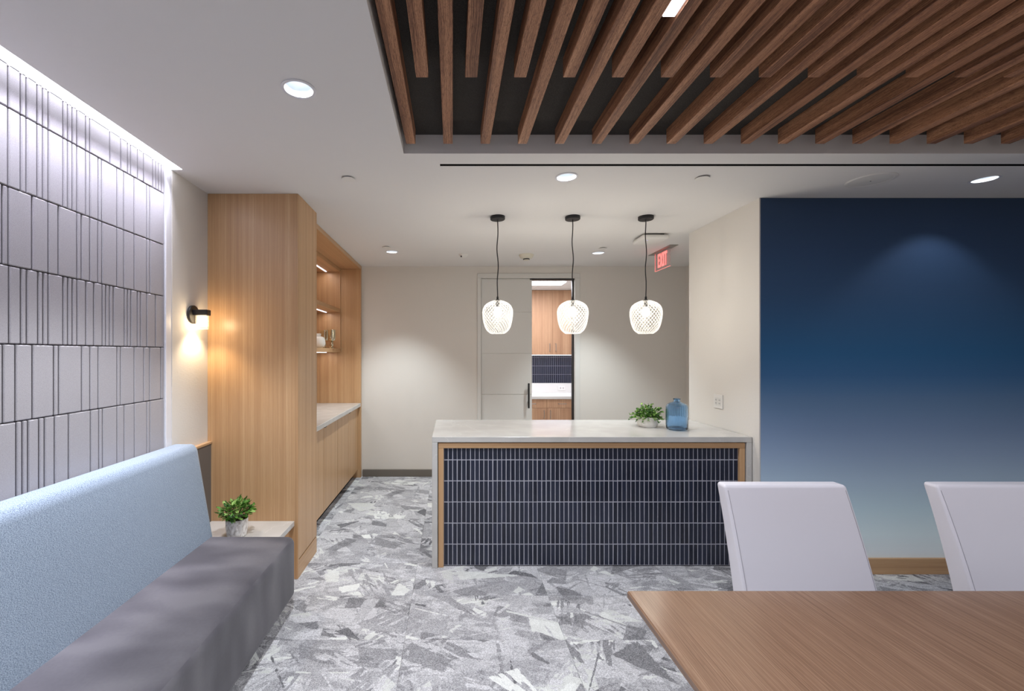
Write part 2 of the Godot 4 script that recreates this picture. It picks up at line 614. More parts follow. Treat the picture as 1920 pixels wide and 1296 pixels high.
func room() -> void:
	# floor slab with carpet tiles laid on it
	var fl := struct("floor", boxes([[-2.2, 5.4, -0.2, -0.006, -2.4, 5.8]]), M.base_grey, "carpet tile floor in torn grey shards")
	var tw := 0.885
	var td := 0.4445
	for i in range(-2, 7):
		for j in range(-9, 8):
			var x0 := -0.262 + tw * i
			var d0 := 2.427 + td * j
			if x0 > 5.1 or d0 > 5.75 or d0 < -2.2:
				continue
			var s := Shape.new(2, Vector2(rng.randf() * 4.0, rng.randf() * 4.0))
			s.box(Vector3(x0 + 0.0006, -0.006, -minf(d0 + td, 5.7) + 0.0006), Vector3(x0 + tw - 0.0006, 0, -d0 - 0.0006))
			part("carpet_tile", s, M.carpet, fl)
	# ceiling: one slab with the tray, the downlight holes, the air slot and the wall grazer's slot cut out of it
	var c := CSGCombiner3D.new()
	c.name = "ceiling"
	c.set_meta("kind", "structure")
	c.set_meta("label", "white painted ceiling with a rectangular tray")
	add_child(c)
	var slab := CSGBox3D.new()
	slab.size = Vector3(7.6, 0.35, 8.2)
	slab.position = Vector3(1.6, CEIL + 0.175, -1.7)
	slab.material = M.ceiling_paint
	c.add_child(slab)
	var cut := func(lo: Vector3, hi: Vector3):
		var b := CSGBox3D.new()
		b.operation = CSGShape3D.OPERATION_SUBTRACTION
		b.size = hi - lo
		b.position = (hi + lo) / 2
		b.material = M.ceiling_paint
		c.add_child(b)
	cut.call(Vector3(-0.272, 2.6, -2.464), Vector3(4.3, 2.83, 1.4))
	cut.call(Vector3(-0.073, 2.6, -2.63), Vector3(4.3, 2.80, -2.60))
	cut.call(Vector3(-1.724, 2.6, -2.68), Vector3(-1.643, 2.76, 1.6))
	for k in CANS:
		var h := CSGCylinder3D.new()
		h.operation = CSGShape3D.OPERATION_SUBTRACTION
		h.radius = 0.066
		h.height = 0.3
		h.sides = 40
		h.position = Vector3(k[0], CEIL, -k[1])
		h.material = M.ceiling_paint
		c.add_child(h)
	# walls
	var wl := struct("wall_left", boxes([[-2.2, -1.742, -0.2, 2.76, -2.4, 5.8]]), M.felt_groove, "wall clad with grooved grey felt panels")
	felt_wall(wl)
	struct("wall_alcove", boxes([[-1.742, -1.713, 0, CEIL, 2.69, 3.2]]), M.wallcovering, "beige linen wallcovering beside the oak cabinet")
	struct("trim_1", boxes([[-1.742, -1.715, 0, CEIL, 2.636, 2.69]], 0.002), M.white_metal, "white metal edge trim of the felt panels")
	struct("wall_back", boxes([[-2.2, 0.345, -0.2, CEIL, 5.655, 5.79], [1.6, 3.6, -0.2, CEIL, 5.655, 5.79], [0.345, 1.6, 2.57, CEIL, 5.655, 5.79]]), M.wallcovering, "beige back wall with linen wallcovering")
	struct("baseboard_back", boxes([[-1.15, 0.32, 0, 0.092, 5.64, 5.656], [1.64, 3.0, 0, 0.092, 5.64, 5.656]], 0.002), M.base_grey, "grey brown vinyl base along the back wall")
	struct("wall_corridor", boxes([[3.0, 3.6, -0.2, CEIL, 4.1, 5.66]]), M.wallcovering)
	struct("wall_mural", boxes([[2.209, 5.4, -0.2, CEIL, 3.166, 4.105]]), M.wallcovering, "block of wall that carries the mural")
	# the mural is a printed sheet hung on that wall
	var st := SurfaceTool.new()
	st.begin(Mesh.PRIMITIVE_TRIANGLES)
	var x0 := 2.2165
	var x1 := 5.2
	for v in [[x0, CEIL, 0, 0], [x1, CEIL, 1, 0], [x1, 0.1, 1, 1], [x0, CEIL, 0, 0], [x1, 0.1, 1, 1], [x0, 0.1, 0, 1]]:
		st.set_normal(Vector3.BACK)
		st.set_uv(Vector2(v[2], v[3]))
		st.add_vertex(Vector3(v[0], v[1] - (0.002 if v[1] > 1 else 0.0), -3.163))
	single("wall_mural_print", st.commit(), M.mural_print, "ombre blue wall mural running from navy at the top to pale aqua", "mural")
	struct("baseboard_mural", boxes([[2.21, 5.2, 0, 0.112, 3.145, 3.166]], 0.002, 0), M.oak, "oak baseboard under the blue mural")
	struct("wall_right", boxes([[5.0, 5.4, -0.2, 2.9, -2.4, 3.2]]), M.wallcovering)
	struct("wall_front", boxes([[-2.2, 5.4, -0.2, 2.9, -2.4, -2.2]]), M.wallcovering)
	# the sliding door and its casing
	var dr := thing_struct("door_1", Vector3(0.98, 0, -5.655), "white sliding door standing half open in the back wall")
	part("casing", boxes([[0.322, 0.37, 0, 2.546, 5.638, 5.70], [1.572, 1.638, 0, 2.546, 5.638, 5.70], [0.322, 1.638, 2.546, 2.608, 5.638, 5.70]], 0.002), M.painted_trim, dr)
	part("track", boxes([[1.0, 1.572, 2.528, 2.546, 5.66, 5.74], [1.553, 1.572, 0, 2.546, 5.69, 5.74]]), M.black_metal, dr)
	var leaf := part("door_leaf", boxes([[0.371, 1.026, 0.01, 2.545, 5.672, 5.712]]), M.painted_trim, dr)
	for yy in [[0.02, 0.518], [0.524, 1.048], [1.054, 1.577], [1.583, 2.109], [2.115, 2.54]]:
		part("door_panel", boxes([[0.375, 1.026, yy[0], yy[1], 5.666, 5.674]], 0.002), M.painted_trim, leaf)
	var hn := part("pull_handle", boxes([[0.966, 0.988, 0.88, 1.2, 5.612, 5.626]], 0.002), M.black_metal, dr)
	part("standoff", boxes([[0.971, 0.983, 0.95, 0.965, 5.62, 5.668], [0.971, 0.983, 1.11, 1.125, 5.62, 5.668]]), M.black_metal, hn)
	# outlet on the return wall
	var ot := thing("wall_outlet", "white double outlet on the beige wall above the island", "outlet", Vector3(2.209, 1.182, -3.645))
	part("cover_plate", boxes([[2.2, 2.2095, 1.125, 1.24, 3.585, 3.705]], 0.002), M.white_plastic, ot)
	for k in 2:
		var dd := 3.622 + 0.046 * k
		part("socket", boxes([[2.1985, 2.2005, 1.15, 1.215, dd - 0.017, dd + 0.017]], 0.0004), M.painted_trim, ot)
		for sy in [1.163, 1.19]:
			for sd in [-0.007, 0.004]:
				part("socket_slot", boxes([[2.198, 2.2, sy, sy + 0.01, dd + sd, dd + sd + 0.003]]), M.dark_slot, ot)


func thing_struct(called: String, at: Vector3, label: String) -> Node3D:
	var o := Node3D.new()
	o.name = called
	add_child(o)
	o.position = at
	o.set_meta("kind", "structure")
	o.set_meta("label", label)
	return o


func felt_wall(wl: Node) -> void:
	# felt strips of different widths between V grooves; groove places read along each row (pixels across the photograph)
	var rows := [
		[2.76, 2.536, [16, 39.5, 50.2, 70.6, 81, 91.4, 118.9, 127.7, 136.1, 144.9, 161.4, 169, 206.4, 226.9, 239.8, 245.3, 258.3, 269.6, 286.8, 292.6, 297.5, 303]],
		[2.536, 2.2295, [16, 39.5, 50.2, 70.6, 81, 91.4, 118.9, 127.7, 136.1, 144.9, 161.4, 169, 184.7, 191.2, 219.7, 232.4, 251.8, 275.5, 281]],
		[2.2295, 1.923, [4.9, 16.5, 60.8, 91.3, 110, 145, 153.2, 169, 184.2, 191.6, 219.7, 232.6, 252, 275.5, 281.4]],
		[1.923, 1.6165, [17.7, 39.8, 50.8, 72, 81.6, 91.2, 118.9, 127.8, 136.3, 145.2, 161.5, 176.4, 192.4, 198.8, 205.9, 213, 233.6, 239.6, 245.7, 258, 263.8, 275.5, 291.8]],
		[1.6165, 1.310, [6, 29.5, 61.4, 101.5, 110.8, 153.7, 169.3, 184.6, 220, 226.5, 252, 269.8, 280.8, 301.7]],
		[1.310, 1.0035, [31.2, 42.6, 53.2, 73.8, 84.1, 103, 129.2, 170.4, 186, 192.8, 220, 233.2, 252.4, 275.8, 281.5]],
		[1.0035, 0.70, [31.2, 61.4, 101.5, 153.7, 184.6, 220, 252, 281]],
		[0.70, 0.40, [31.2, 101.5, 184.6, 252]],
	]
	for row in rows:
		var ds := []
		ds.append(-1.6)
		var d := 0.4
		while d < 1.55:
			ds.append(d)
			d += [0.035, 0.04, 0.09, 0.13, 0.16, 0.05][rng.randi() % 6]
		for px in row[2]:
			ds.append(1.724 * 825.0 / (848.0 - px))
		ds.append(2.634)
		for k in ds.size() - 1:
			if ds[k + 1] - ds[k] < 0.012:
				continue
			var s := Shape.new(1, Vector2(rng.randf(), rng.randf()))
			s.box(Vector3(-1.742, row[1] + 0.002, -ds[k + 1] + 0.0028), Vector3(-1.724, row[0] - 0.002, -ds[k] - 0.0028), 0.0035)
			part("felt_strip", s, M.felt_panel, wl)


func ceiling_tray() -> void:
	var t := thing("slat_ceiling", "walnut slat ceiling panel on black felt in the ceiling tray", "slat panel", Vector3(2.0, 2.723, -0.5))
	part("felt_board", boxes([[-0.271, 4.299, 2.805, 2.829, -1.399, 2.463]]), M.black_felt, t, "black felt backing board")
	for k in 22:
		for short in 2:
			var x := -0.251 + 0.2026 * k + 0.1013 * short
			var d1 := 1.823 if short else 2.40
			var s := Shape.new(2, Vector2(rng.randf() * 3, rng.randf() * 5))
			s.box(Vector3(x, 2.723, -d1), Vector3(x + 0.0505, 2.8045, 1.38), 0.002)
			part("slat", s, M.walnut, t)
	for lx in [0.711, 2.737]:
		var l := thing("linear_light", "bright white linear light between two ceiling slats" if lx < 1 else "second linear light far to the right between slats", "light", Vector3(lx + 0.025, 2.725, -0.2), "linear lights in the slat ceiling")
		part("housing", boxes([[lx + 0.002, lx + 0.049, 2.738, 2.80, -1.3, 1.5]]), M.white_metal, l)
		part("lens", boxes([[lx + 0.004, lx + 0.047, 2.726, 2.738, -1.3, 1.499]], 0.002), M.strip_lens, l)
		area("linear_glow", Vector3(lx + 0.0255, 2.7245, -0.1), Vector2(0.043, 2.78), 4.2, Color(0.95, 0.96, 1.0), l)
	single("slot_diffuser", boxes([[-0.0725, 4.299, 2.7005, 2.79, 2.6005, 2.6295]]), M.black_matte, "long thin black air slot in the ceiling below the slats", "vent")


func ceiling_fittings() -> void:
	var labs := ["recessed downlight in the ceiling near the felt wall, largest in view", "recessed downlight in the ceiling behind the air slot, above the island front", "recessed downlight in front of the blue mural", "recessed downlight near the oak shelves by the back wall", "recessed downlight over the back of the island by the exit sign", "recessed downlight behind the viewer above the bench"]
	for i in CANS.size():
		var x: float = CANS[i][0]
		var d: float = CANS[i][1]
		var at := Vector3(x, CEIL, -d)
		var t := thing("downlight", labs[i], "light", at, "recessed ceiling downlights")
		var s := Shape.new()
		s.lathe(at, [Vector2(0.0655, 0.004), Vector2(0.071, -0.001), Vector2(0.0715, -0.003), Vector2(0.07, -0.004), Vector2(0.059, -0.004), Vector2(0.0575, -0.002)], 40)
		part("trim_ring", s, M.white_metal, t)
		s = Shape.new()
		s.lathe(at, [Vector2(0.058, -0.002), Vector2(0.05, 0.05), Vector2(0.04, 0.095)], 40)
		part("reflector", s, M.can_reflector, t)
		s = Shape.new()
		s.lathe(at, [Vector2(0.042, 0.1), Vector2(0.041, 0.094), Vector2(0.0, 0.091)], 40)
		part("lens", s, M.can_lens, t)
		spot("downlight_beam", at + Vector3(0, 0.03, 0), Vector3.DOWN, (0.3 if x > 3.0 else 4.6 if d > 4 else 3.0 if d > 2 else 4.0), (44.0 if d > 4 else 52.0), (0.75 if d > 4 else 0.4), 0.035, Color(0.94, 0.98, 1.0) if d > 4 else Color(0.965, 0.98, 1.0), t)
	# wall grazer along the felt wall
	var g := thing("wall_grazer", "bright linear light in the ceiling slot along the felt wall", "light", Vector3(-1.683, CEIL, -0.6))
	part("lens", boxes([[-1.7235, -1.6435, 2.704, 2.715, -1.59, 2.678]]), M.grazer_lens, g)
	part("housing", boxes([[-1.7235, -1.6435, 2.715, 2.759, -1.59, 2.678]]), M.white_metal, g)
	for k in 66:
		spot("grazer_beam", Vector3(-1.672, 2.70, -0.04 - 0.04 * k), Vector3(-0.1, -1, 0), 0.36, 25.0, 1.0, 0.03, Color(0.93, 0.93, 1.0), g)
	# sprinkler covers
	var sl := ["small white sprinkler cover between the large downlight and the oak cabinet", "small white sprinkler cover beside the round ceiling speaker", "tiny white sprinkler cover near the downlight by the oak shelves", "tiny white sprinkler cover near the downlight behind the pendants"]
	var sp := [[-0.664, 2.81], [1.59, 2.80], [-0.69, 4.62], [1.595, 4.67]]
	for i in 4:
		var at := Vector3(sp[i][0], CEIL, -sp[i][1])
		var t := thing("sprinkler_cover", sl[i], "sprinkler", at, "sprinkler covers")
		var s := Shape.new()
		s.lathe(at, [Vector2(0.0, -0.009), Vector2(0.041, -0.009), Vector2(0.0425, -0.0075), Vector2(0.0425, -0.006), Vector2(0.0, -0.006)], 32, false)
		part("cap", s, M.white_plastic, t)
		s = Shape.new()
		s.lathe(at, [Vector2(0.03, -0.006), Vector2(0.03, 0.001)], 24)
		part("cup", s, M.dark_slot, t)
	# ceiling speaker
	var sa := Vector3(2.70, CEIL, -2.84)
	var t2 := thing("ceiling_speaker", "large round white speaker grille in the ceiling by the mural", "speaker", sa)
	var s2 := Shape.new()
	s2.lathe(sa, [Vector2(0.105, -0.004), Vector2(0.112, -0.007), Vector2(0.122, -0.006), Vector2(0.127, 0.0)], 48)
	part("rim", s2, M.white_plastic, t2)
	s2 = Shape.new()
	s2.lathe(sa, [Vector2(0.0, -0.007), Vector2(0.06, -0.006), Vector2(0.106, -0.004)], 48)
	part("grille", s2, M.white_plastic, t2)
	s2 = Shape.new()
	s2.lathe(sa, [Vector2(0.0, -0.009), Vector2(0.004, -0.008), Vector2(0.004, -0.005)], 12)
	part("badge", s2, M.dark_slot, t2)
	# smoke detectors
	var a := Vector3(0.84, CEIL, -4.99)
	var t3 := thing("smoke_detector", "cream smoke detector with a dark band, between the pendants and the door", "detector", a)
	s2 = Shape.new()
	s2.lathe(a, [Vector2(0.0, -0.062), Vector2(0.03, -0.061), Vector2(0.034, -0.056), Vector2(0.035, -0.044), Vector2(0.06, -0.04), Vector2(0.072, -0.03), Vector2(0.08, -0.012), Vector2(0.082, 0.0)], 40)
	part("body", s2, M.cream_plastic, t3)
	s2 = Shape.new()
	s2.lathe(a, [Vector2(0.0345, -0.058), Vector2(0.0365, -0.057), Vector2(0.0365, -0.047), Vector2(0.035, -0.046)], 24)
	part("sensor_band", s2, M.dark_slot, t3)
	a = Vector3(0.127, CEIL, -4.97)
	t3 = thing("motion_sensor", "small white dome sensor on the ceiling near the door", "sensor", a)
	s2 = Shape.new()
	s2.lathe(a, [Vector2(0.0, -0.045), Vector2(0.018, -0.044), Vector2(0.036, -0.03), Vector2(0.05, -0.008), Vector2(0.053, 0.0)], 32)
	part("dome", s2, M.white_plastic, t3)
	s2 = Shape.new()
	s2.lathe(a + Vector3(-0.026, -0.03, 0.028), [Vector2(0.0, -0.009), Vector2(0.008, -0.004), Vector2(0.009, 0.008)], 12)
	part("sensor_eye", s2, M.dark_slot, t3)
	# wireless access point
	a = Vector3(1.89, CEIL, -4.2)
	t3 = thing("access_point", "flat white wireless access point hanging under the ceiling by the exit sign", "access point", a)
	part("body", rounded(a + Vector3(-0.125, -0.055, -0.125), a + Vector3(0.125, -0.012, 0.125), 0.021, 3, Vector3i(2, 1, 2)), M.white_plastic, t3)
	part("mount", boxes([[a.x - 0.09, a.x + 0.09, CEIL - 0.014, CEIL, 4.11, 4.29]]), M.black_matte, t3)
	s2 = Shape.new()
	s2.lathe(a + Vector3(-0.055, -0.0555, 0.06), [Vector2(0, -0.001), Vector2(0.004, -0.0005), Vector2(0.004, 0.001)], 10)
	part("status_led", s2, M.status_led, t3)
	# exit sign
	a = Vector3(2.28, CEIL, -4.77)
	t3 = thing("exit_sign", "red edge-lit EXIT sign hanging from the ceiling", "sign", a)
	part("ceiling_plate", boxes([[2.235, 2.325, 2.694, 2.70, 4.52, 5.02]], 0.002), M.brushed_steel, t3)
	part("panel", boxes([[2.2765, 2.2835, 2.5, 2.694, 4.6, 4.94]], 0.001), M.acrylic, t3)
	part("lit_edge", boxes([[2.2765, 2.2835, 2.497, 2.5, 4.6, 4.94], [2.2765, 2.2835, 2.497, 2.694, 4.94, 4.944]]), M.exit_glow, t3)
	var tm := TextMesh.new()
	var font := SystemFont.new()
	font.font_names = PackedStringArray(["Droid Sans"])
	font.font_weight = 700
	tm.font = font
	tm.text = "EXIT"
	tm.font_size = 100
	tm.pixel_size = 0.002
	tm.depth = 0.006
	var tx := MeshInstance3D.new()
	tx.name = "lettering"
	tx.mesh = tm
	tx.material_override = M.exit_glow
	t3.add_child(tx, true)
	tx.rotation.y = -PI / 2
	var bb := tm.get_aabb()
	tx.scale = Vector3(0.205 / bb.size.x, 0.15 / bb.size.y, 1)
	tx.position = Vector3(-0.005, -0.103, 0)
	omni("exit_light", a + Vector3(-0.06, -0.1, 0), 0.0012, 0.05, Color(1, 0.15, 0.08), t3)


func pantry() -> void:
	struct("wall_pantry_left", boxes([[0.0, 0.1, -0.2, 2.76, 5.79, 7.7]]), M.ceiling_paint)
	struct("wall_pantry_right", boxes([[2.6, 2.7, -0.2, 2.76, 5.79, 7.7]]), M.ceiling_paint)
	struct("wall_pantry_back", boxes([[0.0, 2.7, -0.2, 2.76, 7.6, 7.7]]), M.ceiling_paint)
	struct("floor_pantry", boxes([[0.0, 2.7, -0.2, 0.0, 5.79, 7.7]]), M.painted_trim)
	var pc := thing_struct("ceiling_pantry", Vector3(1.3, 2.72, -6.6), "white lay-in tile ceiling of the pantry")
	part("plenum", boxes([[0.0, 2.7, 2.66, 2.76, 5.79, 7.7]]), M.dark_slot, pc)
	for i in 4:
		for j in 3:
			part("ceiling_tile", boxes([[0.1 + 0.61 * i + 0.0, 0.1 + 0.61 * i + 0.602, 2.62, 2.66, 5.79 + 0.61 * j, 5.79 + 0.61 * j + 0.602]]), M.ceiling_paint, pc)
	var pl := thing("pantry_light", "bright linear ceiling light inside the pantry doorway", "light", Vector3(1.07, 2.62, -6.4))
	part("frame", boxes([[0.5, 1.64, 2.61, 2.62, 6.25, 6.56]], 0.002), M.white_metal, pl)
	part("diffuser", boxes([[0.515, 1.625, 2.592, 2.611, 6.265, 6.545]], 0.006), M.can_lens, pl)
	area("pantry_glow", Vector3(1.07, 2.59, -6.405), Vector2(1.1, 0.27), 4.0, Color(0.96, 0.96, 1.0), pl)
	# upper cabinet: doors hinged left and right of a seam
	var up := thing("wall_cabinet", "oak upper cabinet with two doors inside the pantry", "cabinet", Vector3(1.6, 1.56, -7.2))
	part("carcass", boxes([[0.68, 2.58, 1.56, 2.618, 7.215, 7.57]]), M.pantry_oak, up)
	var seam := (1036.0 - 848.0) / 825.0 * 7.19
	for k in 4:
		var xa := seam - 0.46 + 0.46 * (k - 1)
		if k == 0:
			xa = seam - 0.92
		xa = seam + 0.46 * (k - 2)
		var dd := part("door", boxes([[xa + 0.0015, xa + 0.4585, 1.565, 2.615, 7.195, 7.215]], 0.001, 1, Vector2(k * 0.37, 0)), M.pantry_oak, up)
		var hx := xa + (0.41 if k % 2 == 1 else 0.05)
		bar_pull(dd, Vector3(hx, 1.68, -7.195), false)
	part("under_light", boxes([[0.72, 2.5, 1.548, 1.56, 7.25, 7.28]]), M.strip_lens, up)
	area("under_glow", Vector3(1.6, 1.545, -7.265), Vector2(1.76, 0.03), 0.8, Color(0.92, 0.92, 1.0), up)
	# base cabinets
	var bs := thing("base_cabinet", "oak base cabinet with drawers inside the pantry", "cabinet", Vector3(1.6, 0, -6.95))
	part("carcass", boxes([[0.12, 2.58, 0.1, 0.86, 6.955, 7.55]]), M.pantry_oak, bs)
	part("toe_kick", boxes([[0.12, 2.58, 0.0, 0.1, 7.0, 7.55]]), M.black_matte, bs)
	var s2 := (1025.7 - 848.0) / 825.0 * 6.93
	for k in 4:
		var xa := s2 + 0.46 * (k - 2)
		var dw := part("drawer", boxes([[xa + 0.0015, xa + 0.4585, 0.722, 0.858, 6.935, 6.955]], 0.001, 1, Vector2(k * 0.29, 0.4)), M.pantry_oak, bs)
		bar_pull(dw, Vector3(xa + (0.24 if k == 2 else 0.22), 0.79, -6.935), true)
		var dd := part("door", boxes([[xa + 0.0015, xa + 0.4585, 0.105, 0.718, 6.935, 6.955]], 0.001, 1, Vector2(k * 0.33, 0)), M.pantry_oak, bs)
		bar_pull(dd, Vector3(xa + (0.41 if k % 2 == 1 else 0.05), 0.62, -6.935), false)
	var ct := thing("pantry_worktop", "white stone worktop with upstand inside the pantry", "worktop", Vector3(1.6, 0.86, -7.2))
	part("slab", boxes([[0.12, 2.59, 0.862, 0.905, 6.92, 7.598]], 0.002), M.painted_trim, ct)
	part("upstand", boxes([[0.12, 2.59, 0.905, 1.07, 7.575, 7.598]], 0.001), M.painted_trim, ct)
	# backsplash: narrow stacked tiles, too far away to be told apart one by one
	var sp := thing("tile_backsplash", "navy tile backsplash between the pantry cabinets", "tiles", Vector3(1.6, 1.07, -7.59))
	part("grout_bed", boxes([[0.12, 2.59, 1.072, 1.558, 7.588, 7.598]]), M.grout, sp)
	var sh := Shape.new()
	for r in 4:
		for c in 68:
			var xx := 0.13 + c * 0.0358
			sh.box(Vector3(xx + 0.006, 1.074 + r * 0.148, -7.588), Vector3(xx + 0.0358, minf(1.074 + r * 0.148 + 0.142, 1.557), -7.581))
	var stf := part("tiles", sh, M.navy_tile, sp)
	stf.set_meta("kind", "stuff")
	var po := thing("pantry_outlet", "white outlet on the pantry upstand", "outlet", Vector3(1.9, 0.985, -7.575))
	var ox := (1053.0 - 848.0) / 825.0 * 7.575
	part("cover_plate", boxes([[ox - 0.06, ox + 0.06, 0.945, 1.025, 7.569, 7.5755]], 0.002), M.white_plastic, po)
	for k in [-0.028, -0.016, 0.018, 0.03]:
		part("socket_slot", boxes([[ox + k, ox + k + 0.004, 0.97, 1.0, 7.568, 7.57]]), M.dark_slot, po)


func bar_pull(parent: Node, at: Vector3, across: bool) -> void:
	var d := Vector3.RIGHT if across else Vector3.UP
	var s := Shape.new()
	s.tube([at - d * 0.06, at - d * 0.06 + Vector3(0, 0, 0.03), at - d * 0.055 + Vector3(0, 0, 0.034), at + d * 0.055 + Vector3(0, 0, 0.034), at + d * 0.06 + Vector3(0, 0, 0.03), at + d * 0.06], 0.005, 6)
	part("handle", s, M.brushed_steel, parent)


func tall_cabinet_and_hutch() -> void:
	var t := thing("tall_cabinet", "full-height light oak cabinet panel beside the bench", "cabinet", Vector3(-1.4, 0, -3.29))
	part("front_panel", boxes([[-1.713, -1.08, 0.0, 2.699, 3.08, 3.10]], 0.001), M.oak, t)
	part("side_panel", boxes([[-1.713, -1.08, 0.132, 2.699, 3.101, 3.505]], 0.001, 1, Vector2(0.3, 0)), M.oak, t)
	part("plinth", boxes([[-1.713, -1.08, 0.0, 0.122, 3.101, 3.505]], 0.001, 2, Vector2(0.7, 0)), M.oak, t)
	part("reveal", boxes([[-1.71, -1.086, 0.12, 0.134, 3.09, 3.5]]), M.black_matte, t)
	# base cabinets under the stone top
	var seams := [3.506, 4.116, 4.61, 5.1, 5.59]
	var labs := ["oak base cabinet half hidden behind the tall oak panel", "second oak base cabinet beyond the tall panel", "third oak base cabinet beyond the tall panel", "oak base cabinet nearest the back wall"]
	for k in 4:
		var c := thing("base_cabinet", labs[k], "cabinet", Vector3(-1.5, 0, -(seams[k] + seams[k + 1]) / 2), "oak base cabinets under the shelves")
		part("carcass", boxes([[-1.74, -1.221, 0.1, 0.9, seams[k], seams[k + 1]]]), M.oak, c)
		part("toe_kick", boxes([[-1.74, -1.27, 0.0, 0.1, seams[k], seams[k + 1]]]), M.black_matte, c)
		var d := part("door", boxes([[-1.22, -1.2, 0.1, 0.893, seams[k] + 0.004, seams[k + 1] - 0.004]], 0.001, 1, Vector2(k * 0.41, k * 0.3)), M.oak, c)
		if k in [1, 3]:
			part("edge_pull", boxes([[-1.205, -1.19, 0.885, 0.897, seams[k] + 0.004, seams[k] + 0.06]]), M.black_metal, d)
	single("stone_worktop", boxes([[-1.74, -1.165, 0.905, 0.95, 3.507, 5.598]], 0.003, 2), M.quartz, "light stone worktop on the oak base cabinets", "worktop")
	# open shelves above
	var h := thing("shelf_unit", "oak shelf unit with lit open shelves over the stone worktop", "shelves", Vector3(-1.5, 0.95, -4.6))
	part("header", boxes([[-1.74, -1.165, 2.655, 2.699, 3.507, 5.652]], 0.002, 2), M.oak, h)
	part("end_panel", boxes([[-1.74, -1.165, 0.0, 2.654, 5.6, 5.652]], 0.001, 1, Vector2(0.5, 0.2)), M.oak, h)
	part("back_panel", boxes([[-1.74, -1.72, 0.951, 2.654, 3.507, 5.599]], 0.0, 1, Vector2(0.2, 0.7)), M.oak, h)
	part("top_rail", boxes([[-1.72, -1.42, 2.612, 2.654, 3.507, 5.599]], 0.001, 2), M.oak, h)
	part("side_lining", boxes([[-1.72, -1.42, 1.64, 2.612, 5.585, 5.599]], 0.001, 1, Vector2(0.15, 0.4)), M.oak, h)
	for y in [2.1, 1.597]:
		part("shelf", boxes([[-1.72, -1.42, y, y + 0.045, 3.507, 5.585]], 0.001, 2, Vector2(y, 0)), M.oak, h)
	for y in [2.612, 2.1, 1.597]:
		part("strip_light", boxes([[-1.595, -1.577, y - 0.007, y, 3.8, 5.53]], 0.002), M.strip_lens, h)
		area("strip_glow", Vector3(-1.586, y - 0.009, -4.665), Vector2(0.018, 1.72), 0.3, Color(1.0, 0.95, 0.93), h)
	# ornaments on the lowest shelf
	var va := Vector3(-1.516, 1.642, -4.95)
	var v := thing("ribbed_vase", "white ribbed round vase on the lowest oak shelf", "vase", va)
	var s := Shape.new()
	var prof := []
	for k in 25:
		var a := PI * k / 24.0
		prof.append(Vector2(maxf(0.04, 0.084 * pow(sin(a), 0.4)) + (0.0025 if k % 2 else 0.0), 0.065 - 0.065 * cos(a)))
	prof[0] = Vector2(0.0, 0.0)
	s.lathe(va, prof, 36)
	part("body", s, M.ceramic, v)
	s = Shape.new()
	s.lathe(va + Vector3(0, 0.127, 0), [Vector2(0.04, -0.004), Vector2(0.036, 0.012), Vector2(0.04, 0.035), Vector2(0.036, 0.034), Vector2(0.031, 0.01)], 28)
	part("neck", s, M.ceramic, v)
	for k in 2:
		var ga := Vector3(-1.438 - 0.115 * k, 1.642, -5.25 - 0.1 * k)
		var g := thing("candle_goblet", ["silvered glass candle goblet on the lowest oak shelf", "amber glass goblet behind the silvered one on the shelf"][k], "goblet", ga, "goblets on the oak shelf")
		s = Shape.new()
		s.lathe(ga, [Vector2(0.0, 0.0), Vector2(0.045, 0.0), Vector2(0.046, 0.006), Vector2(0.02, 0.016), Vector2(0.012, 0.026), Vector2(0.026, 0.04), Vector2(0.014, 0.055), Vector2(0.022, 0.068), Vector2(0.012, 0.08)], 28)
		part("stem", s, M.mercury_glass, g)
		s = Shape.new()
		s.lathe(ga, [Vector2(0.0, 0.08), Vector2(0.03, 0.083), Vector2(0.043, 0.1), Vector2(0.047, 0.125), Vector2(0.047, 0.22), Vector2(0.044, 0.22), Vector2(0.043, 0.13), Vector2(0.0, 0.1)], 28)
		part("cup", s, M.mercury_glass, g)


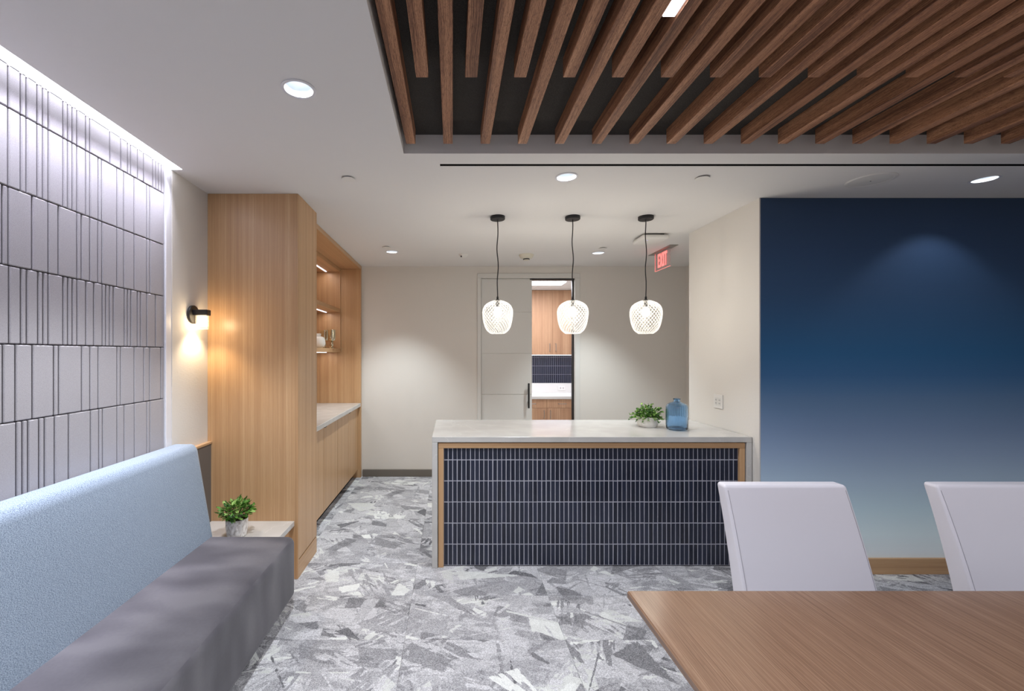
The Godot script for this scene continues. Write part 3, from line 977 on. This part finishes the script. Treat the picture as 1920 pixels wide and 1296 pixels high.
func island() -> void:
	var x0 := -0.149
	var x1 := 2.205
	var d0 := 3.234
	var d1 := 4.07
	var top := 0.9665
	var w := thing("waterfall_worktop", "light grey veined stone waterfall worktop of the island", "worktop", Vector3(1.0, 0, -3.65))
	part("slab", boxes([[x0, x1, top - 0.04, top, d0, d1]], 0.002, 0), M.quartz, w)
	part("side_slab", boxes([[x0, x0 + 0.041, 0, top - 0.0402, d0, d1]], 0.002), M.quartz, w)
	part("side_slab", boxes([[x1 - 0.039, x1, 0, top - 0.0402, d0, d1]], 0.002, 1, Vector2(0.4, 0.3)), M.quartz, w)
	var b := thing("island_base", "island base faced with narrow navy tiles in an oak frame", "island", Vector3(1.0, 0, -3.65))
	part("carcass", boxes([[x0 + 0.05, x1 - 0.045, 0, 0.92, 3.29, d1 - 0.02]]), M.oak, b)
	var fx0 := x0 + 0.046
	var fx1 := x1 - 0.045
	var fy := top - 0.046
	part("frame_rail", boxes([[fx0, fx1, fy - 0.04, fy, 3.246, 3.29]], 0.002, 0), M.oak, b)
	part("frame_stile", boxes([[fx0, fx0 + 0.039, 0.0, fy - 0.0405, 3.246, 3.29]], 0.002), M.oak, b)
	part("frame_stile", boxes([[fx1 - 0.039, fx1, 0.0, fy - 0.0405, 3.246, 3.29]], 0.002), M.oak, b)
	var tx0 := fx0 + 0.04
	var tx1 := fx1 - 0.04
	var ty1 := fy - 0.041
	part("grout_bed", boxes([[tx0, tx1, 0.008, ty1, 3.2668, 3.29]]), M.grout, b)
	# tiles: five full rows and a cut row at the top, 66 across
	var n := 66
	var pitch := (tx1 - tx0) / n
	var rowh := 0.1565
	var joint := 0.0043
	var tile := [tile_mesh(pitch - joint, rowh - joint, 0), tile_mesh(pitch - joint, rowh - joint, 1), tile_mesh(pitch - joint, rowh - joint, 2)]
	var mats := [M.navy_tile, M.navy_tile_dark, M.navy_tile_light, M.navy_tile]
	var cutmesh := ArrayMesh.new()
	var rest := SurfaceTool.new()
	rest.begin(Mesh.PRIMITIVE_TRIANGLES)
	var cut_h := ty1 - 0.008 - rowh * 5 - joint
	var short_tile := tile_mesh(pitch - joint, cut_h, 1)
	for c in n:
		for r in 6:
			var at := Vector3(tx0 + pitch * c + joint / 2, 0.008 + rowh * r + joint / 2, -3.272)
			var turn := Basis(Vector3.BACK, rng.randfn(0, 0.003))
			var nudge := Vector3(rng.randfn(0, 0.0003), rng.randfn(0, 0.0004), rng.randf_range(-0.0006, 0.0004))
			var which: int = rng.randi() % 3
			if r == 5 or c >= 60:
				rest.append_from(short_tile if r == 5 else tile[which], 0, Transform3D(turn, at + nudge))
			else:
				piece("tile", tile[which], mats[rng.randi() % 4], b, at + nudge, turn)
	var o := part("tile_rest", rest.commit(), M.navy_tile, b)
	o.set_meta("kind", "stuff")


func tile_mesh(w: float, h: float, kind: int) -> ArrayMesh:
	# a glazed bar with shallow flutes down its face and softened edges
	var s := Shape.new()
	var xs := [0.0, 0.06, 0.27, 0.38, 0.62, 0.73, 0.94, 1.0]
	var zs := [[0.004, 0.0075, 0.0066, 0.0080, 0.0080, 0.0064, 0.0075, 0.004], [0.004, 0.0080, 0.0070, 0.0074, 0.0081, 0.0069, 0.0078, 0.004], [0.004, 0.0074, 0.0080, 0.0067, 0.0071, 0.0080, 0.0074, 0.004]][kind] as Array
	var e := 0.0025
	for k in 7:
		var xa: float = xs[k] * w
		var xb: float = xs[k + 1] * w
		var za: float = zs[k]
		var zb: float = zs[k + 1]
		s.quad(Vector3(xa, e, za), Vector3(xb, e, zb), Vector3(xb, h - e, zb), Vector3(xa, h - e, za))
		s.quad(Vector3(xa, h - e, za), Vector3(xb, h - e, zb), Vector3(xb, h, 0.003), Vector3(xa, h, 0.003))
		s.quad(Vector3(xa, 0, 0.003), Vector3(xb, 0, 0.003), Vector3(xb, e, zb), Vector3(xa, e, za))
	s.quad(Vector3(0, 0, 0), Vector3(0, 0, 0.003), Vector3(0, h, 0.003), Vector3(0, h, 0))
	s.quad(Vector3(w, 0, 0.003), Vector3(w, 0, 0), Vector3(w, h, 0), Vector3(w, h, 0.003))
	s.quad(Vector3(0, h, 0.003), Vector3(w, h, 0.003), Vector3(w, h, 0), Vector3(0, h, 0))
	s.quad(Vector3(0, 0, 0), Vector3(w, 0, 0), Vector3(w, 0, 0.003), Vector3(0, 0, 0.003))
	return s.mesh()


func banquette() -> void:
	var b := thing("banquette", "long bench with light blue woven back and grey velvet seat", "bench", Vector3(-1.3, 0, -1.0))
	var lean := func(p: Vector3) -> Vector3:
		var t := clampf((p.y - 0.40) / 0.62, 0, 1)
		var back := -1.72
		p.x = back + (p.x - back) * lerpf(1.0, 0.56, t)
		return p
	part("backrest", rounded(Vector3(-1.72, 0.30, -2.74), Vector3(-1.465, 1.025, 0.6), 0.05, 5, Vector3i(2, 6, 4), lean), M.blue_weave, b)
	var sag := func(p: Vector3) -> Vector3:
		return p
	part("seat", rounded(Vector3(-1.55, 0.08, -2.73), Vector3(-0.968, 0.457, 0.6), 0.045, 5, Vector3i(3, 2, 6), sag), M.grey_velvet, b)
	part("plinth", boxes([[-1.6, -1.06, 0, 0.085, -0.58, 2.68]]), M.black_matte, b)
	# low side table between the bench and the oak cabinet
	var t := thing("side_table", "low side table with light stone top between bench and oak cabinet", "table", Vector3(-1.4, 0, -2.92))
	part("top", boxes([[-1.685, -1.105, 0.372, 0.408, 2.76, 3.079]], 0.002, 0), M.quartz, t)
	part("body", boxes([[-1.685, -1.14, 0.0, 0.371, 2.765, 3.079]], 0.001), M.oak, t)
	var w := thing("wainscot", "grey stone panel with a thin oak cap behind the bench end", "panel", Vector3(-1.7, 0, -2.9))
	part("panel", boxes([[-1.7125, -1.688, 0.0, 0.95, 2.745, 3.079]]), M.stone_panel, w)
	part("cap", boxes([[-1.7125, -1.68, 0.951, 0.966, 2.742, 3.079]], 0.001, 2), M.oak, w)


func table_and_chairs() -> void:
	var t := thing("meeting_table", "brown wood veneer meeting table in the foreground", "table", Vector3(2.0, 0, -0.7))
	var tp := Shape.new(2)
	tp.box(Vector3(0.619, 0.712, -1.561), Vector3(3.6, 0.74, 0.35), 0.005)
	part("top", tp, M.table_veneer, t)
	part("apron", boxes([[0.9, 3.3, 0.66, 0.712, 0.0, 1.2]]), M.table_veneer, t)
	for x in [1.1, 2.9]:
		part("pedestal", boxes([[x, x + 0.12, 0.02, 0.66, 0.25, 0.95], [x - 0.05, x + 0.17, 0.0, 0.02, 0.1, 1.1]], 0.004), M.black_metal, t)
	var base := Vector3(1.493, 0, -1.7)
	var c := thing("dining_chair", "white leather chair at the table in front of the tiled island", "chair", base, "white chairs at the table")
	var rake := func(p: Vector3) -> Vector3:
		# the back leans away from the table, curves a little and thins towards its top
		var t2 := (p.y - 0.40) / 0.59
		var thick := lerpf(1.0, 0.62, clampf(t2, 0, 1))
		p.z = -1.775 + (p.z + 1.775) * thick - 0.15 * t2 - 0.047 * t2 * t2
		p.x = 1.493 + (p.x - 1.493) * lerpf(1.02, 0.985, t2)
		return p
	var back := part("backrest", rounded(Vector3(1.215, 0.40, -1.875), Vector3(1.771, 0.99, -1.775), 0.015, 4, Vector3i(6, 10, 2), rake), M.white_leather, c)
	for sx in [-1.0, 1.0]:
		var path := []
		for k in 19:
			path.append(rake.call(Vector3(1.493 + sx * 0.266, 0.42 + k * 0.0305, -1.7749)))
		var sh := Shape.new()
		sh.tube(path, 0.0011, 6)
		part("seam", sh, M.leather_seam, back)
	part("seat", rounded(Vector3(1.218, 0.39, -1.80), Vector3(1.768, 0.475, -1.31), 0.03, 4, Vector3i(3, 2, 3)), M.white_leather, c)
	for sx in [-1.0, 1.0]:
		for sd in [1.36, 1.86]:
			var sh := Shape.new()
			sh.tube([Vector3(1.493 + sx * 0.24, 0.42, -sd), Vector3(1.493 + sx * 0.25, 0.0, -sd - (0.06 if sd > 1.6 else -0.02))], 0.014, 8)
			part("leg", sh, M.chrome, c)
	var c2: Node3D = c.duplicate()
	c2.name = numbered("dining_chair")
	add_child(c2)
	c2.position = base + Vector3(0.95, 0, 0)
	c2.set_meta("label", "white leather chair at the table in front of the blue mural")


func pendants() -> void:
	var xs := [0.371, 0.985, 1.584]
	var lab := ["leftmost of three cut-glass pendant lamps, in front of the sliding door", "middle of three cut-glass pendant lamps, by the pantry opening", "rightmost of three cut-glass pendant lamps, beside the exit sign"]
	var d := 3.6
	var prof := [[0.0, 0.03], [0.03, 0.055], [0.08, 0.083], [0.15, 0.105], [0.24, 0.118], [0.34, 0.123], [0.46, 0.1215], [0.58, 0.1175], [0.7, 0.111], [0.8, 0.103], [0.88, 0.092], [0.94, 0.078], [0.98, 0.062], [1.0, 0.059]]
	var top := 2.012
	var hgt := 0.268
	var rad := func(t: float) -> float:
		var k := 0
		while k < prof.size() - 2 and prof[k + 1][0] < t:
			k += 1
		return lerpf(prof[k][1], prof[k + 1][1], (t - prof[k][0]) / (prof[k + 1][0] - prof[k][0]))
	# the glass, blown into rows of diamond facets, and the raised ridges between them
	var turns := 26
	var nt := 36
	var na := turns * 4
	var st := SurfaceTool.new()
	st.begin(Mesh.PRIMITIVE_TRIANGLES)
	var pt := func(i: int, j: int) -> Vector3:
		var t := i / float(nt)
		var a := TAU * j / na
		var u := turns * a / TAU + t * 8.0
		var v := turns * a / TAU - t * 8.0
		var bump := absf(sin(PI * u)) * absf(sin(PI * v))
		var r: float = rad.call(t) * (1.0 - 0.035 * bump)
		return Vector3(r * cos(a), top - hgt * t, -r * sin(a))
	for i in nt:
		for j in na:
			var q := [pt.call(i, j), pt.call(i + 1, j), pt.call(i + 1, (j + 1) % na), pt.call(i, (j + 1) % na)]
			for k in [0, 2, 1, 0, 3, 2]:
				st.add_vertex(q[k])
	st.generate_normals()
	var glass := st.commit()
	var rs := Shape.new()
	for k in turns:
		for dirn in [-1.0, 1.0]:
			var path := []
			for i in 41:
				var t := i / 40.0
				var a: float = TAU * (k + dirn * t * 8.0) / turns
				var r: float = rad.call(t) + 0.0005
				path.append(Vector3(r * cos(a), top - hgt * t, -r * sin(a)))
			rs.tube(path, 0.0024, 5)
	var rim := []
	for k in 37:
		rim.append(Vector3(0.0585 * cos(TAU * k / 36.0), top - hgt, -0.0585 * sin(TAU * k / 36.0)))
	rs.tube(rim, 0.0035, 6)
	var ridges := rs.mesh()
	for k in 3:
		var at := Vector3(xs[k], CEIL, -d)
		var p := thing("pendant_lamp", lab[k], "lamp", at, "pendant lamps over the island")
		var s := Shape.new()
		s.lathe(at, [Vector2(0.0, -0.026), Vector2(0.057, -0.026), Vector2(0.0605, -0.022), Vector2(0.0605, 0.0)], 36, false)
		part("canopy", s, M.black_metal, p)
		var path := []
		for i in 25:
			var y := lerpf(CEIL - 0.025, 2.035, i / 24.0)
			path.append(at * Vector3(1, 0, 1) + Vector3(0.006 * sin(i * 0.55 + k * 1.3) * sin(PI * i / 24.0), y, 0.004 * sin(i * 0.4 + k) * sin(PI * i / 24.0)))
		s = Shape.new()
		s.tube(path, 0.0042, 8)
		part("cord", s, M.black_metal, p)
		s = Shape.new()
		s.lathe(at * Vector3(1, 0, 1), [Vector2(0.0, 2.008), Vector2(0.03, 2.006), Vector2(0.031, 2.012), Vector2(0.016, 2.02), Vector2(0.009, 2.024), Vector2(0.008, 2.045), Vector2(0.0, 2.046)], 24)
		part("socket_cap", s, M.black_metal, p)
		s = Shape.new()
		s.lathe(at * Vector3(1, 0, 1), [Vector2(0.0, 1.96), Vector2(0.013, 1.962), Vector2(0.014, 2.006)], 16)
		part("socket", s, M.black_metal, p)
		var sh := piece("shade", glass, M.shade_glass, p, Vector3(xs[k], 0, -d))
		piece("ridges", ridges, M.cut_ridge, sh, Vector3(xs[k], 0, -d))
		s = Shape.new()
		s.lathe(at * Vector3(1, 0, 1), [Vector2(0.0, 1.882), Vector2(0.02, 1.887), Vector2(0.032, 1.903), Vector2(0.034, 1.918), Vector2(0.027, 1.94), Vector2(0.015, 1.96), Vector2(0.0, 1.961)], 24)
		part("bulb", s, M.bulb_glow, p)
		omni("bulb_light", Vector3(xs[k], 1.918, -d), 0.19, 0.03, Color(1.0, 0.97, 0.92), p)


func sconce() -> void:
	var c := Vector3(-1.713, 1.837, -2.90)
	var t := thing("wall_sconce", "black wall sconce with a clear glass cylinder beside the oak cabinet", "lamp", c)
	var turn := func(called: String, prof: Array, mat: Material):
		var s := Shape.new()
		s.lathe(Vector3.ZERO, prof, 36)
		piece(called, s.mesh(), mat, t, c, Basis(Vector3.BACK, -PI / 2))
	turn.call("wall_plate", [Vector2(0.06, 0.0), Vector2(0.06, 0.012), Vector2(0.056, 0.016), Vector2(0.0, 0.017)], M.black_metal)
	part("arm", boxes([[-1.70, -1.603, 1.83, 1.868, 2.875, 2.925]], 0.004), M.black_metal, t)
	var g := Vector3(-1.648, 0, -2.90)
	var s2 := Shape.new()
	s2.lathe(g, [Vector2(0.036, 1.74), Vector2(0.0385, 1.742), Vector2(0.0385, 1.829), Vector2(0.0, 1.83)], 36)
	part("glass_cylinder", s2, M.sconce_glass, t)
	s2 = Shape.new()
	s2.lathe(g, [Vector2(0.0, 1.756), Vector2(0.029, 1.757), Vector2(0.03, 1.76), Vector2(0.03, 1.826), Vector2(0.0, 1.828)], 30)
	part("diffuser_bulb", s2, M.sconce_glow, t)
	omni("sconce_light", Vector3(-1.648, 1.785, -2.90), 0.05, 0.025, Color(1.0, 0.87, 0.68), t)
	spot("sconce_beam", Vector3(-1.648, 1.758, -2.90), Vector3.DOWN, 0.3, 58.0, 0.7, 0.025, Color(1.0, 0.9, 0.74), t)


func leaf_mesh(l: float, w: float) -> ArrayMesh:
	# a small folded leaf along +z, with a middle rib
	var s := Shape.new()
	var out := [[0.0, 0.06], [0.25, 0.75], [0.5, 1.0], [0.78, 0.62], [1.0, 0.02]]
	for k in 4:
		for sx in [-1.0, 1.0]:
			var a := Vector3(0, -0.1 * l * sin(out[k][0] * 2.0), out[k][0] * l)
			var b := Vector3(0, -0.1 * l * sin(out[k + 1][0] * 2.0), out[k + 1][0] * l)
			var c := b + Vector3(sx * out[k + 1][1] * w / 2, 0.12 * w, 0)
			var d := a + Vector3(sx * out[k][1] * w / 2, 0.12 * w, 0)
			if sx < 0:
				s.quad(a, b, c, d)
			else:
				s.quad(d, c, b, a)
	return s.mesh()


func small_things() -> void:
	# plant on the side table
	var a := Vector3(-1.385, 0.408, -2.83)
	var p := thing("potted_plant", "small leafy plant in a white marbled pot on the side table", "plant", a)
	var s := Shape.new(1)
	s.lathe(a, [Vector2(0.0, 0.0), Vector2(0.05, 0.0), Vector2(0.058, 0.006), Vector2(0.066, 0.06), Vector2(0.0675, 0.115), Vector2(0.064, 0.115), Vector2(0.062, 0.1)], 36)
	part("pot", s, M.marbled_ceramic, p)
	s = Shape.new()
	s.lathe(a, [Vector2(0.063, 0.101), Vector2(0.0, 0.104)], 20)
	part("soil", s, M.soil, p)
	var lm := [leaf_mesh(0.036, 0.021), leaf_mesh(0.03, 0.018), leaf_mesh(0.04, 0.023)]
	var lmat := [M.leaf_dark, M.leaf_mid, M.leaf_mid, M.leaf_light]
	var stems := Shape.new()
	for k in 62:
		var th := k * 2.39996
		var el := acos(lerpf(1.0, -0.3, (k + 0.5) / 62.0))
		var dirn := Vector3(sin(el) * cos(th), cos(el), sin(el) * sin(th))
		var tip := a + Vector3(0, 0.155, 0) + dirn * Vector3(0.094, 0.07, 0.094) * rng.randf_range(0.82, 1.08)
		stems.tube([a + Vector3(dirn.x * 0.02, 0.10, dirn.z * 0.02), a + Vector3(0, 0.13, 0) + dirn * 0.045, tip], 0.0013, 4)
		for j in 4:
			var la := dirn.rotated(Vector3.UP, rng.randf_range(-1.4, 1.4)).rotated(Vector3.RIGHT, rng.randf_range(-0.9, 0.9))
			var from := tip.lerp(a + Vector3(0, 0.13, 0), 0.11 * j)
			piece("leaf", lm[rng.randi() % 3], lmat[rng.randi() % 4], p, from, Basis.looking_at(-la, Vector3.UP if absf(la.y) < 0.95 else Vector3.RIGHT).rotated(la, rng.randf_range(-0.6, 0.6)))
	part("stems", stems, M.stem, p)
	# plant on the island
	a = Vector3(1.64, 0.9665, -3.70)
	p = thing("bowl_plant", "round-leaved green plant in a low white bowl on the island", "plant", a)
	s = Shape.new(1)
	s.lathe(a, [Vector2(0.0, 0.0), Vector2(0.068, 0.0), Vector2(0.074, 0.004), Vector2(0.084, 0.03), Vector2(0.0865, 0.085), Vector2(0.083, 0.086), Vector2(0.08, 0.07)], 40)
	part("pot", s, M.ceramic, p)
	s = Shape.new()
	s.lathe(a, [Vector2(0.081, 0.071), Vector2(0.0, 0.075)], 24)
	part("soil", s, M.soil, p)
	var lv := [SurfaceTool.new(), SurfaceTool.new(), SurfaceTool.new()]
	for q in lv:
		q.begin(Mesh.PRIMITIVE_TRIANGLES)
	var round_leaf := [leaf_mesh(0.022, 0.022), leaf_mesh(0.017, 0.017)]
	stems = Shape.new()
	for k in 70:
		var th := k * 2.39996
		var el := acos(lerpf(1.0, -0.05, (k + 0.5) / 70.0))
		var dirn := Vector3(sin(el) * cos(th), cos(el), sin(el) * sin(th))
		var reach := dirn * Vector3(0.135, 0.12, 0.12) * rng.randf_range(0.7, 1.06)
		var foot := a + Vector3(dirn.x * 0.05, 0.075, dirn.z * 0.05)
		var tip := a + Vector3(0, 0.075, 0) + reach + Vector3(0, -0.02 * sin(el), 0)
		var midp := (foot + tip) / 2 + Vector3(0, 0.02, 0)
		stems.tube([foot, midp, tip], 0.0011, 4)
		for j in 9:
			var u := 0.35 + 0.65 * j / 8.0
			var from := foot.lerp(midp, u).lerp(midp.lerp(tip, u), u)
			var la := (dirn + Vector3(rng.randfn(0, 0.8), rng.randfn(0.1, 0.6), rng.randfn(0, 0.8))).normalized()
			lv[rng.randi() % 3].append_from(round_leaf[rng.randi() % 2], 0, Transform3D(Basis.looking_at(-la, Vector3.UP if absf(la.y) < 0.95 else Vector3.RIGHT).rotated(la, rng.randf_range(-0.7, 0.7)), from))
	for k in 3:
		var fo := part("foliage", lv[k].commit(), [M.leaf_dark, M.leaf_mid, M.leaf_light][k], p)
		fo.set_meta("kind", "stuff")
	part("stems", stems, M.stem, p)
	# blue ribbed glass bottle
	a = Vector3(1.807, 0.9665, -3.54)
	var b := thing("glass_bottle", "clear blue ribbed glass bottle with a narrow neck on the island", "bottle", a)
	part("body", bottle_mesh(a), M.blue_glass, b)


func bottle_mesh(a: Vector3) -> ArrayMesh:
	# outer skin with vertical ribs, then the inner skin, so that the glass has thickness
	var outer := [[0.0, 0.0], [0.06, 0.0], [0.074, 0.004], [0.08, 0.014], [0.081, 0.03], [0.081, 0.09], [0.081, 0.15], [0.08, 0.188], [0.072, 0.205], [0.052, 0.216], [0.033, 0.222], [0.025, 0.23], [0.023, 0.238], [0.028, 0.246], [0.029, 0.25], [0.026, 0.252]]
	var inner := [[0.022, 0.25], [0.018, 0.236], [0.022, 0.225], [0.05, 0.21], [0.068, 0.2], [0.0755, 0.186], [0.0765, 0.15], [0.0765, 0.03], [0.07, 0.014], [0.0, 0.012]]
	var all := outer + inner
	var st := SurfaceTool.new()
	st.begin(Mesh.PRIMITIVE_TRIANGLES)
	var n := 120
	var pt := func(i: int, j: int) -> Vector3:
		var r: float = all[i][0]
		var y: float = all[i][1]
		var t := TAU * j / n
		if i < outer.size() and y > 0.05 and y < 0.2:
			r += 0.0012 * cos(30.0 * t)
		return a + Vector3(r * cos(t), y, -r * sin(t))
	for i in all.size() - 1:
		for j in n:
			var q := [pt.call(i, j), pt.call(i, (j + 1) % n), pt.call(i + 1, (j + 1) % n), pt.call(i + 1, j)]
			if all[i][0] > 0:
				for k in [0, 2, 1]:
					st.add_vertex(q[k])
			if all[i + 1][0] > 0:
				for k in [0, 3, 2]:
					st.add_vertex(q[k])
	st.generate_normals()
	return st.commit()
